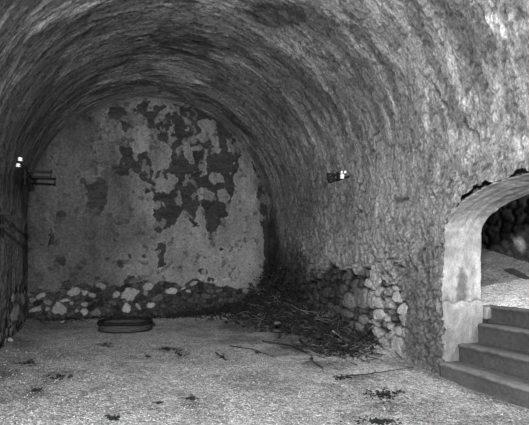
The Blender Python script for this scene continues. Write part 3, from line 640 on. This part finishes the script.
for i, (sx, sz) in enumerate(ST):
    yb = Y1 + (.02 if i == 0 else .0); x1 = (ST[i + 1][0] + .06) if i < 3 else 4.78
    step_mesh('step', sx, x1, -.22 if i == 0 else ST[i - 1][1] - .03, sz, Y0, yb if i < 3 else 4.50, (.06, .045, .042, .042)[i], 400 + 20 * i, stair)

# pale dressed block at the left end of the top riser
def rock_bm(sx, sy, sz, seed, sub=3, rough=.18, cuts=5):
    rs = random.Random(seed); bm = bmesh.new(); bmesh.ops.create_icosphere(bm, subdivisions=sub, radius=1)
    planes = [(Vector((rs.uniform(-1, 1), rs.uniform(-1, 1), rs.uniform(-1, 1))).normalized(), rs.uniform(.55, .85)) for _ in range(cuts)]
    co = np.array([v.co[:] for v in bm.verts])
    nn = fbm(co[:, 0] * 1.7 + seed, co[:, 1] * 1.7 + co[:, 2] * 1.3, seed, 3)
    for v, k in zip(bm.verts, nn):
        p = v.co.copy()
        for n, dd in planes:
            q = p.dot(n)
            if q > dd * .85: p -= n * (q - dd * .85) * .95
        p *= 1 + rough * k
        v.co = Vector((p.x * sx * (1 + .3 * math.sin(seed) * p.y), p.y * sy, p.z * sz * (1 + .3 * math.sin(seed * 2.3) * p.x)))
    return bm
def rock(name, pos, size, seed, mat, label=None, cat=None, group=None, rz=0, cuts=6):
    o = bm_obj(name, rock_bm(size[0] / 2, size[1] / 2, size[2] / 2, seed, 3, .18, cuts), mat); o.location = pos; o.rotation_euler = (0, 0, rz)
    if label: tag(o, label, cat, group)
    return o
bm = bmesh.new(); box(bm, (0, 0, 0), (.10, .13, .15), bev=.02)
o = bm_obj('stone_block', bm, M_rockw); p = atX(487.8, 313, 4.49); o.location = (4.455, p[1], .62)
tag(o, 'small pale squared stone block at the left end of the top step', 'block')

# ------------------------------------------------------------------ side chamber beyond the doorway
bx = lines((4.53, 7.6, .03)); by = lines((.6, 9.0, .035)); gx, gy = np.meshgrid(bx, by, indexing='ij'); x, y = gx.ravel(), gy.ravel()
land = .70 + .012 * sstep(4.53, 4.62, x) + .15 * (x - 4.55) + .012 * fbm(x * 6, y * 6, 501, 3)
bank = -1.35 + .14 * x + .26 * y + .03 * fbm(x * 1.5, y * 1.5, 505, 3) + .012 * sfbm(x * 2, y * 9, 508, 3)
hz = np.maximum(land, bank); isb = sstep(0, .02, bank - land)
t = .46 * (1 + .3 * fbm(x * 8, y * 8, 511, 3)) * (1 - isb) + isb * .15 * (1 + .25 * fbm(x * 3, y * 3, 515, 4) + .2 * sfbm(x * 3, y * 12, 518, 3))
np_mesh('floor_side', np.stack([x, y, hz], 1), grid_faces(*gx.shape)[:, ::-1], M_gravel, np.clip(t, .03, .7), np.stack([x, y, hz], 1))
tag(bpy.data.objects['floor_side'], 'pale gravel landing and earth bank beyond the doorway', kind='structure')
wy_ = lines((.6, 9.0, .04)); wz_ = lines((.3, 3.4, .04)); gy, gz = np.meshgrid(wy_, wz_, indexing='ij'); y, z = gy.ravel(), gz.ravel()
ww = .1 * fbm(y * 5, z * 5, 531, 3)
F1, F2, ID = worley((y + ww) / .28, (z + ww) / .2, 535)
d = .05 * sstep(0, .3, F2 - F1) + .05 * fbm(y * 2, z * 2, 537, 3)
t = .05 * (1 + .5 * fbm(y * 3, z * 3, 541, 4)) * (.55 + .6 * ID) * (.5 + .5 * sstep(0, .2, F2 - F1))
pp = [atX(px, py, 7.0) for px, py in [(516, 240), (519, 236), (524, 238), (526, 244), (523, 252), (519, 249)]]
m = sstep(-.03, .05, poly_sd(y + ww * .5, z + ww * .5, [(p[1], p[2]) for p in pp])); t = t + .16 * m
np_mesh('wall_side', np.stack([7.0 - d, y, z], 1), grid_faces(*gy.shape), M_back, np.clip(t, .01, .6), np.stack([y, z, y * 0], 1))
tag(bpy.data.objects['wall_side'], 'dark stone wall at the back of the side chamber', kind='structure')
bm = bmesh.new()
for (c, s) in (((5.7, 4.8, 3.45), (3.0, 8.6, .2)), ((5.7, .5, 1.7), (3.0, .2, 3.7)), ((5.7, 9.05, 1.7), (3.0, .2, 3.7))): box(bm, c, s)
tag(bm_obj('ceiling_side', bm, M_plain, smooth=False), 'roof and ends of the side chamber', kind='structure')
# dark gash in the bank, added as a raised slab whose upper edge catches light
a0 = np.array([0, 0, 0.])
def on_bank(px, py):
    r = ray(px, py); t = (1.25 + 1.35) / (.14 * r[0] + .26 * r[1] - r[2]); return r * t + np.array([0, 0, H])
A = on_bank(509, 269.5); B = on_bank(533, 280)
bm = bmesh.new(); L = float(np.linalg.norm(B - A)); dirv = Vector(B - A).normalized()
nrm = Vector((-.14, -.26, 1)).normalized(); side = nrm.cross(dirv).normalized()
prof = [(-.05, -.03), (.0, .045), (.03, .06), (.14, .03), (.14, -.05)]
rings = []
for k in range(9):
    u = k / 8; w = (math.sin(math.pi * min(1, .12 + u)) * .5 + .5) * (1 if u > .05 else .35)
    c = Vector(A) + dirv * (L * u)
    rings.append([bm.verts.new(c + side * (q[0] * (.6 + .4 * w) + .01 * math.sin(k * 2.3)) * (-1) + nrm * q[1] * w) for q in prof])
for P_, Q_ in zip(rings, rings[1:]):
    for k in range(5): bm.faces.new((P_[k], P_[(k + 1) % 5], Q_[(k + 1) % 5], Q_[k]))
bm.faces.new(rings[0][::-1]); bm.faces.new(rings[-1])
tag(bm_obj('bank_gash', bm, M_rock2, smooth=False), 'dark gash in the earth bank beyond the doorway, shaped as a broken slab', 'slab')

# ------------------------------------------------------------------ iron brackets with porcelain insulators
def insulator(parent, c, r=.028, h=.07, axis='Z'):
    bm = bmesh.new(); lathe(bm, [(r * .55, 0), (r, h * .12), (r, h * .32), (r * .55, h * .42), (r * .55, h * .5), (r * .95, h * .6), (r * .9, h * .85), (r * .45, h)], 16)
    o = bm_obj('insulator', bm, M_porc, parent); o.location = c; return o
def bracket(loc, sgn, arms, plate=(.03, .07, .30)):
    """loc on wall; sgn = direction the arms stick out along X"""
    e = empty('iron_bracket', loc)
    bm = bmesh.new(); box(bm, (sgn * .012, 0, -.03), plate, bev=.004); bm_obj('wall_plate', bm, M_iron, e)
    for (y, z, L, w, h) in arms:
        bm = bmesh.new(); box(bm, (sgn * (L / 2 - .02), y, z), (L + .04, w, h), bev=.004)
        box(bm, (sgn * (L - .01), y, z + h * .5), (.02, w, h * 1.6), bev=.003)
        bm_obj('arm', bm, M_iron, e)
    return e
# left wall, near the far corner
XB = -1.045
pl_ = atX(24.5, 172, XB); yl = pl_[1]
e = bracket((XB, yl, pl_[2]), 1, [(0, .02, .43, .04, .04), (0, -.075, .42, .045, .04)], (.03, .08, .38))
tag(e, 'black iron bracket with two long arms on the left wall by the far corner', 'bracket', )
i1 = atX(18.2, 166.4, XB + .12); i2 = atX(20.2, 160.3, XB + .15)
for q in (i1, i2):
    insulator(e, (q[0] - XB, q[1] - yl, q[2] - pl_[2] - .01), .03, .05)
bm = bmesh.new(); box(bm, (.12, (i1[1] - yl) / 2, (i1[2] - pl_[2]) / 2), (.016, abs(i1[1] - yl) + .04, .016)); box(bm, (.13, i1[1] - yl, i1[2] - pl_[2] + .03), (.03, .03, .14)); box(bm, (.07, 0, -.01), (.14, .03, .03)); bm_obj('pin', bm, M_iron, e)
# wire
bm = bmesh.new(); q0 = Vector(i1) + Vector((.0, -.03, .02)); q1 = Vector(atX(-14, 163, XB + .12)); pts = [q0.lerp(q1, k / 10) - Vector((0, 0, .03 * math.sin(math.pi * k / 10))) for k in range(11)]
tube(bm, pts, .0035, n=5); tag(bm_obj('electric_wire', bm, M_wire), 'thin slack wire running along the left wall from the white insulators', 'wire')
# left wall, at picture edge
p = atX(-3, 219, XL); e = bracket((XL + .01, p[1], p[2]), 1, [(0, .075, .17, .05, .05), (0, -.09, .15, .045, .045)], (.03, .09, .34))
tag(e, 'dark stubby iron bracket with two pointed arms at the left picture edge', 'bracket')
# right wall
p = atX(341, 177, XR); yr = p[1]
e = empty('iron_bracket', (XR - .02, yr, p[2])); tag(e, 'black iron bracket with a short block arm and white insulators on the right wall', 'bracket')
bm = bmesh.new(); box(bm, (-.01, 0, 0), (.05, .10, .12), bev=.006); bm_obj('wall_plate', bm, M_iron, e)
bm = bmesh.new(); box(bm, (-.12, .0, .035), (.22, .035, .03), bev=.004); box(bm, (-.12, .0, -.045), (.22, .035, .03), bev=.004); box(bm, (-.21, 0, -.005), (.03, .04, .10), bev=.006); box(bm, (-.10, 0.02, -.005), (.03, .035, .09), bev=.004); bm_obj('arm', bm, M_iron, e)
bm = bmesh.new(); box(bm, (-.045, -.19, -.05), (.02, .34, .022), bev=.003); bm_obj('rod', bm, M_iron, e)
for (px, py, r) in ((342.3, 178.8, .036), (341.8, 173.6, .02), (345.3, 173.4, .02)):
    q = atX(px, py, XR - .09); insulator(e, (q[0] - XR + .02, q[1] - yr, q[2] - p[2]), r, r * 2.0)
bm = bmesh.new(); box(bm, (-.07, -.03, .01), (.014, .014, .12)); box(bm, (-.07, -.07, .01), (.014, .014, .12)); box(bm, (-.05, -.05, -.035), (.06, .10, .014)); bm_obj('pin', bm, M_iron, e)

# ------------------------------------------------------------------ low round tub
TX, TY, TR = .59, 8.84, .46; tz = fz(TX, TY) - .075
tub = empty('round_tub', (TX, TY, tz)); tag(tub, 'low dark round weathered wooden tub sitting on the gravel by the far wall', 'tub')
bm = bmesh.new(); lathe(bm, [(TR * .93, 0), (TR * .96, .06), (TR * .985, .10), (TR, .22), (TR - .035, .22), (TR - .05, .03), (TR - .4, .03)], 44, wob=.008, seed=2); bm_obj('tub_side', bm, M_tub, tub)
bm = bmesh.new(); lathe(bm, [(TR - .055, .215), (TR + .014, .20), (TR + .02, .23), (TR + .008, .25), (TR - .05, .25)], 44, close=True, wob=.012, seed=4)
for v in bm.verts: v.co.z += .008 * math.sin(math.atan2(v.co.y, v.co.x) * 3 + 1)
bm_obj('rim', bm, M_tubrim, tub)
bm = bmesh.new(); lathe(bm, [(TR * .975, .083), (TR * .992, .086), (TR * .995, .104), (TR * .985, .108)], 44, close=True); bm_obj('hoop', bm, M_iron, tub)
bm = bmesh.new(); bmesh.ops.create_grid(bm, x_segments=26, y_segments=26, size=TR - .04)
for v in bm.verts:
    r = v.co.xy.length
    if r > TR - .04: v.co.xy *= (TR - .04) / r
co = np.array([v.co[:] for v in bm.verts]); hh = .15 + .035 * fbm(co[:, 0] * 6, co[:, 1] * 6, 601, 3)
for v, q in zip(bm.verts, hh): v.co.z = q
bm_obj('soil', bm, M_soil, tub)

# ------------------------------------------------------------------ debris: brush, leaves, twigs, stones
def leaf(bm, c, L, W, rz, tilt, curl, roll=0):
    M = Matrix.Translation(c) @ Matrix.Rotation(rz, 4, 'Z') @ Matrix.Rotation(tilt, 4, 'Y') @ Matrix.Rotation(roll, 4, 'X')
    n = 4; rows = []
    for i in range(n + 1):
        u = i / n; w = W * math.sin(math.pi * (u * .86 + .07)) ** .8
        zc = curl * L * (u - .5) ** 2 * 2
        rows.append([bm.verts.new(M @ Vector(((u - .5) * L, sy * w / 2, zc + abs(sy) * w * .25))) for sy in (-1, 0, 1)])
    for A_, B_ in zip(rows, rows[1:]):
        for k in range(2): bm.faces.new((A_[k], A_[k + 1], B_[k + 1], B_[k]))
def twig_pts(p, d, L, wig, n=6, sag=0):
    pts = [Vector(p)]; d = Vector(d).normalized()
    for k in range(n):
        d = (d + Vector((random.uniform(-wig, wig), random.uniform(-wig, wig), random.uniform(-wig, wig) - sag))).normalized()
        pts.append(pts[-1] + d * (L / n))
    return pts
def clampf(pts, off=.006):
    for p in pts:
        p.x = min(p.x, XR - .03); p.y = min(p.y, D - .05); zf = fz(p.x, p.y) + off
        if p.z < zf: p.z = zf
    return pts
def scatter_region():
    if random.random() < .16:
        q = at_floor(random.gauss(345, 18), random.gauss(346, 5)); return min(q[0], XR - .05), q[1]
    while True:
        x = XR - .05 - abs(random.gauss(0, .42)); y = random.uniform(6.2, 10.0)
        w = 1.05 * math.exp(-((y - 8.9) / 2.2) ** 2)
        if XR - x < w * 1.25 + .12: return x, y
# brush heap along right wall foot and the far corner
bm = bmesh.new(); bl = bmesh.new(); bp = bmesh.new(); bw = bmesh.new()
for k in range(2600):
    x, y = scatter_region(); z = fz(x, y)
    corner = math.exp(-((y - 9.6) / .9) ** 2 - ((XR - x) / .5) ** 2)
    up = random.uniform(0, .14 + .7 * corner)
    ang = random.uniform(0, 2 * math.pi); el = random.uniform(-.1, .5 + .9 * corner)
    pts = clampf(twig_pts((x, y, z + up * .5), (math.cos(ang), math.sin(ang), el), random.uniform(.12, .42), .35, 4, .05))
    tube(bw if random.random() < .09 else bm, pts, random.uniform(.003, .008), .0015, 4, False)
for k in range(3600):
    x, y = scatter_region(); z = fz(x, y); corner = math.exp(-((y - 9.6) / .9) ** 2 - ((XR - x) / .45) ** 2)
    clump = max(0, math.sin(x * 9 + 1.3 * math.sin(y * 7)) * math.sin(y * 6.3 + x * 4))
    zz = z + random.uniform(0, .06 + .16 * clump + .8 * corner * random.random())
    leaf(bp if random.random() < .2 else bl, (x, y, zz), random.uniform(.03, .12), random.uniform(.02, .06), random.uniform(0, 6.3), random.uniform(-1, 1), random.uniform(-.6, .6), random.uniform(-1, 1))
# strip of litter along the foot of the back wall
for k in range(1100):
    x = random.uniform(1.5, 3.6) if random.random() < .75 else random.uniform(-.9, 1.6); y = D - .06 - abs(random.gauss(0, .12 + .1 * (x > 2))); z = fz(x, y)
    zz = z + random.uniform(0, .05 + .22 * sstep(1.4, 3.0, x) * max(0, 1 - (D - y) / .4))
    leaf(bp if random.random() < .1 else bl, (x, y, zz), random.uniform(.03, .08), random.uniform(.02, .04), random.uniform(0, 6.3), random.uniform(-1, 1), random.uniform(-.6, .6), random.uniform(-1, 1))
for k in range(260):
    x = random.uniform(1.7, 3.6); y = D - .07 - abs(random.gauss(0, .15)); ang = random.uniform(0, 6.3)
    tube(bm, clampf(twig_pts((x, y, fz(x, y) + random.uniform(0, .1)), (math.cos(ang), math.sin(ang) * .4, random.uniform(0, .9)), random.uniform(.1, .3), .3, 4)), .004, .0015, 4, False)
tag(bm_obj('dry_brush', bm, M_twig, smooth=False), 'tangle of dark dry brush heaped in the far right corner', 'brush', kind='stuff')
tag(bm_obj('pale_brush', bw, M_twig2, smooth=False), 'paler dry stalks mixed through the dark heap', 'brush', kind='stuff')
tag(bm_obj('leaf_litter', bl, M_leaf, smooth=False), 'dark dead leaves heaped along the foot of the right wall', 'leaves', kind='stuff')
tag(bm_obj('pale_leaf_litter', bp, M_leaf2, smooth=False), 'pale dry leaves scattered through the dark heap', 'leaves', kind='stuff')
# dead weeds climbing the corner
def weed(px, py, n, hgt, label, yw=None):
    x, y, _ = atZ(px, py, .1) if yw is None else atY(px, py, yw); x = min(x, XR - .12); y = min(y, D - .12); z = fz(x, y) - .01
    e = empty('dead_weed', (x, y, z)); tag(e, label, 'weed', 'dead weeds in the corner')
    bs = bmesh.new(); bf = bmesh.new()
    for k in range(n):
        a = random.uniform(0, 6.28); pts = twig_pts((0, 0, 0), (math.cos(a) * .35, math.sin(a) * .35, 1), hgt * random.uniform(.55, 1), .22, 7)
        for p in pts:
            p.x = min(p.x, XR - .05 - x); p.y = min(p.y, D - .05 - y)
        tube(bs, pts, .006, .002, 5)
        for p in pts[2:]:
            for _ in range(5): leaf(bf, p + Vector((random.uniform(-.06, .04), random.uniform(-.06, .03), random.uniform(-.04, .04))), random.uniform(.05, .10), .035, random.uniform(0, 6.3), random.uniform(-1.2, 1.2), random.uniform(-.5, .5))
    bm_obj('stem', bs, M_twig, e, smooth=False); tag(bm_obj('foliage', bf, M_leaf, e, smooth=False), kind='stuff')
weed(266, 312, 16, .62, 'dark dead weed standing in the corner of far and right walls', 9.95)
weed(282, 318, 18, .85, 'tallest dark dead weed leaning on the right wall beside the corner', 9.3)
weed(297, 325, 14, .66, 'bushy dead weed against the right wall, nearest the bare masonry', 8.5)
weed(250, 314, 10, .34, 'short dead weed at the foot of the far wall left of the corner', 9.95)
# larger fallen branches (each its own thing)
def branch(pxs, r0, r1, mat, label, lift=(.01,), name='fallen_branch', forks=2, group=None):
    pts = []
    for k, q in enumerate(pxs):
        zz = lift[min(k, len(lift) - 1)]
        x, y, _ = atZ(q[0], q[1], zz); 
        for _i in range(3): x, y, _ = atZ(q[0], q[1], fz(x, y) + zz)
        if x > XR - .06: x, y, _ = atX(q[0], q[1], XR - .07)
        pts.append(Vector((x, y, max(fz(x, y) + zz, 0 if x < XR - .08 else _))))
    o = pts[0].copy(); b = bmesh.new(); dense = []
    for A_, B_ in zip(pts, pts[1:]):
        for k in range(4): dense.append(A_.lerp(B_, k / 4) - o + Vector((random.uniform(-1, 1), random.uniform(-1, 1), random.uniform(0, 1))) * r0 * .6)
    dense.append(pts[-1] - o); tube(b, dense, r0, r1, 7)
    for k in range(forks):
        i = random.randrange(1, len(dense) - 1); d_ = (dense[i] - dense[i - 1]).normalized(); a = random.choice((-1, 1)) * random.uniform(.5, .9)
        d2 = Matrix.Rotation(a, 3, 'Z') @ d_; q = dense[i].copy(); L = random.uniform(.08, .2); f = [q + d2 * L * t_ + Vector((0, 0, random.uniform(0, .01))) for t_ in (0, .33, .66, 1)]
        for v in f: v.z = max(v.z, fz(v.x + o.x, v.y + o.y) + r1 - o.z)
        tube(b, f, r1 * 1.2, r1 * .5, 5)
    ob = bm_obj(name, b, mat); ob.location = o; tag(ob, label, 'branch', group); return ob
branch([(346, 381), (365, 380), (385, 377), (414, 372)], .010, .004, M_twig, 'long thin dead branch lying on the gravel towards the doorway')
branch([(333, 321), (342, 337), (352, 352)], .011, .006, M_twig2, 'pale slanting stick leaning against the foot of the bare masonry', (.30, .14, .01), forks=1)
branch([(352, 347), (366, 355), (384, 362)], .013, .006, M_twig2, 'pale crooked stick lying just under the bare masonry', (.05, .04, .02))
branch([(300, 340), (316, 352), (330, 357)], .012, .005, M_twig, 'dark forked branch sticking out of the heap in front of the right wall', (.08, .03, .01))
branch([(230, 346), (252, 350), (276, 358)], .008, .003, M_twig, 'dark thin branch on the gravel left of the leaf heap')
branch([(322, 371), (312, 362), (302, 366)], .008, .003, M_twig, 'short bent twig on gravel in front of the leaf heap', name='twig')
branch([(262, 341), (290, 345), (312, 356)], .009, .004, M_twig, 'dark branch along the near edge of the leaf heap', (.05, .04, .02))
branch([(216, 353), (223, 358), (226, 361)], .010, .004, M_twig, 'small curled dark twig alone on the middle gravel', (.02, .03, .01), name='twig')
branch([(90, 390), (104, 389)], .004, .002, M_twig, 'tiny straight twig on the left gravel', name='twig', forks=1)
branch([(395, 352), (410, 364)], .010, .006, M_twig2, 'short pale stick at the foot of wall right of the bare masonry', name='twig', forks=0)
# patches of trodden leaf litter on the gravel: each one its own small patch
PT = [(30, 363, 20, 5, 'leftmost, beside the left wall'), (166, 349, 24, 6, 'in front of the round tub, to its right'), (180, 355, 12, 5, 'small, right of the patch before the tub'), (106, 345, 16, 4, 'just in front of the round tub'),
      (36, 391, 13, 6, 'lower left of the picture'), (113, 419, 17, 6, 'at the bottom edge of the picture, left of centre'), (192, 400, 11, 6, 'small, near the bottom centre'), (159, 404.5, 9, 3, 'tiny, left of the bottom centre'),
      (257, 353, 12, 4, 'small, before the leaf heap'), (384, 396, 46, 12, 'widest, in front of the doorway side of the floor'), (340, 380, 24, 6, 'beside the long thin branch'), (378, 421, 44, 8, 'at the bottom edge, right of centre'), (148, 357, 8, 3, 'tiny, below the round tub'),
      (60, 377, 24, 6, 'thin, in the left part of the floor'), (223, 357, 10, 6, 'around the curled dark twig')]
for (a, b, w, hh, wh) in PT:
    bm = bmesh.new(); c = Vector(atZ(a, b, fz(*at_floor(a, b)))); n = int(6 + w * hh * .28)
    for k in range(n):
        rr_ = abs(random.gauss(0, .55)); an = random.uniform(0, 6.28); q = atZ(a + w / 2 * rr_ * math.cos(an), b + hh / 2 * rr_ * math.sin(an), c.z)
        leaf(bm, (q[0] - c.x, q[1] - c.y, fz(q[0], q[1]) - c.z + .008), random.uniform(.02, .055), random.uniform(.012, .028), random.uniform(0, 6.3), random.uniform(-.4, .4), random.uniform(-.5, .5), random.uniform(-.5, .5))
    o = bm_obj('leaf_patch', bm, M_leaf, smooth=False); o.location = c; tag(o, 'patch of dark leaf scraps on the gravel, ' + wh, 'leaves', kind='stuff')
# loose stones
ST_ = [(270, 298, .12, .3, 'w', 9.75, 'pale stone up in the weeds at the far corner'), (296, 312, .20, .2, 'w', 8.6, 'brightest loose stone, on the leaf heap against the right wall'), (277, 323, .13, .06, 'p', None, 'grey stone on the leaf heap below the corner weeds'),
       (278, 331, .17, .06, 'p', None, 'grey stone at the near foot of the leaf heap'), (304, 341, .20, .1, 'd', None, 'dark rounded stone in the leaf heap'), (318, 336, .16, .1, 'd', None, 'dark stone beside the slanting pale stick'),
       (347, 341, .18, .12, 'd', None, 'dark stone against the bare masonry'), (360, 352, .16, .08, 'p', None, 'grey stone under the crooked pale stick'), (246, 319, .12, .06, 'd', None, 'dark stone at far wall foot in the litter'),
       (212, 319, .10, .05, 'd', None, 'small dark stone at the left end of the litter strip'), (378, 356, .13, .07, 'p', None, 'grey stone at the wall foot under the bare masonry'), (63, 322, .10, .06, 'w', None, 'pale stone on the ground at the foot of the far wall, left'),
       (10, 340, .12, .08, 'w', None, 'pale stone on the ground against the left wall'), (157, 372, .035, .03, 'w', None, 'tiny white pebble alone on the middle gravel'), (329, 345, .14, .1, 'p', None, 'grey stone where the leaf heap meets the right wall')]
for k, (px, py, w, hh, m, yy, lab) in enumerate(ST_):
    if yy is None:
        q = atZ(px, py, .03)
        for _ in range(3): q = atZ(px, py, fz(q[0], q[1]) + hh * .3)
        if q[0] > XR - w * .45: q = atX(px, py, XR - w * .45)
        q[1] = min(q[1], D - w * .4)
        zz = max(q[2], fz(q[0], q[1]) + hh * .2)
    else:
        q = atY(px, py, yy); q[0] = min(q[0], XR - w * .45); zz = fz(q[0], q[1]) + hh * .4
    rock('loose_stone', (q[0], q[1], zz), (w, w * .8, hh * (1 if hh < w else .8)), 700 + k, {'w': M_rockw, 'p': M_rock, 'd': M_rock2}[m], lab, 'stone', rz=random.uniform(0, 3))
# gravel grains standing proud of the floor
n = 9000
r1, r2 = RNG.rand(n), RNG.rand(n)
py_ = 322 + 110 * r1 ** .8; px_ = -10 + 550 * r2
bm = bmesh.new(); bmesh.ops.create_icosphere(bm, subdivisions=1, radius=1); iv = np.array([v.co[:] for v in bm.verts]); ifc = np.array([[v.index for v in f.verts] for f in bm.faces]); bm.free()
VV = []; FF = []; k = 0
P = np.array([atZ(a, b, 0) for a, b in zip(px_, py_)]); hz = floor_h(P[:, 0], P[:, 1])
for i in range(n):
    X, Y = P[i, 0], P[i, 1]
    if X < XL + .08 or X > XR - .06 or Y > D - .1: continue
    if X > 3.66 and Y < 4.45: continue
    rr_ = .0025 + .005 * RNG.rand() ** 3
    sc_ = rr_ * (1 + .6 * (RNG.rand(3) - .5)); jit = 1 + .25 * (RNG.rand(len(iv), 1) - .5)
    VV.append(iv * jit * sc_ + np.array([X, Y, hz[i] + rr_ * .25])); FF.append(ifc + k * len(iv)); k += 1
VV = np.concatenate(VV); FF = np.concatenate(FF); tn = np.repeat(.12 + .3 * RNG.rand(k) ** 1.5, len(iv))
gr = np_mesh('gravel_grains', VV, FF, M_step, tn, VV.copy(), smooth=False); tag(gr, 'loose gravel grains spread over the whole floor', 'gravel', kind='stuff')

# ------------------------------------------------------------------ light: daylight and lamp behind the viewer, plus an added fill beyond the doorway
def area(name, loc, aim, size, power, sy=None):
    l = bpy.data.lights.new(name, 'AREA'); l.energy = power; l.shape = 'RECTANGLE'; l.size = size; l.size_y = sy or size; l.color = (1, 1, 1)
    o = bpy.data.objects.new(name, l); o.location = loc; o.rotation_euler = (Vector(aim) - Vector(loc)).to_track_quat('-Z', 'Y').to_euler(); COL.objects.link(o); return o
area('entrance_daylight', (.3, YN + .3, 2.0), (2.6, 6, 1.6), 1.1, 45, 1.6)
area('photographers_lamp', (-.62, -.5, 2.3), (2.3, 6, 1.7), .2, 1120)
area('side_chamber_fill', (5.6, 1.2, 3.0), (5.6, 5.4, .8), .8, 260)  # added fill lamp to brighten the landing; no opening is built for it
w = bpy.data.worlds.new('world'); SC.world = w; w.use_nodes = True; w.node_tree.nodes['Background'].inputs[0].default_value = (1, 1, 1, 1); w.node_tree.nodes['Background'].inputs[1].default_value = .05

# ------------------------------------------------------------------ camera
cam = bpy.data.cameras.new('camera'); co = bpy.data.objects.new('camera', cam); COL.objects.link(co)
cam.sensor_fit = 'HORIZONTAL'; cam.sensor_width = 36; cam.lens = 36 * F / 529; cam.shift_y = (HY - 212.5) / 529
cam.clip_start = .05
co.location = (0, 0, H); co.rotation_euler = (math.pi / 2, 0, -TH)
SC.camera = co
SC.view_settings.view_transform = 'Standard'; SC.view_settings.look = 'None'; SC.view_settings.gamma = 1; SC.view_settings.use_curve_mapping = False; SC.view_settings.exposure = 0
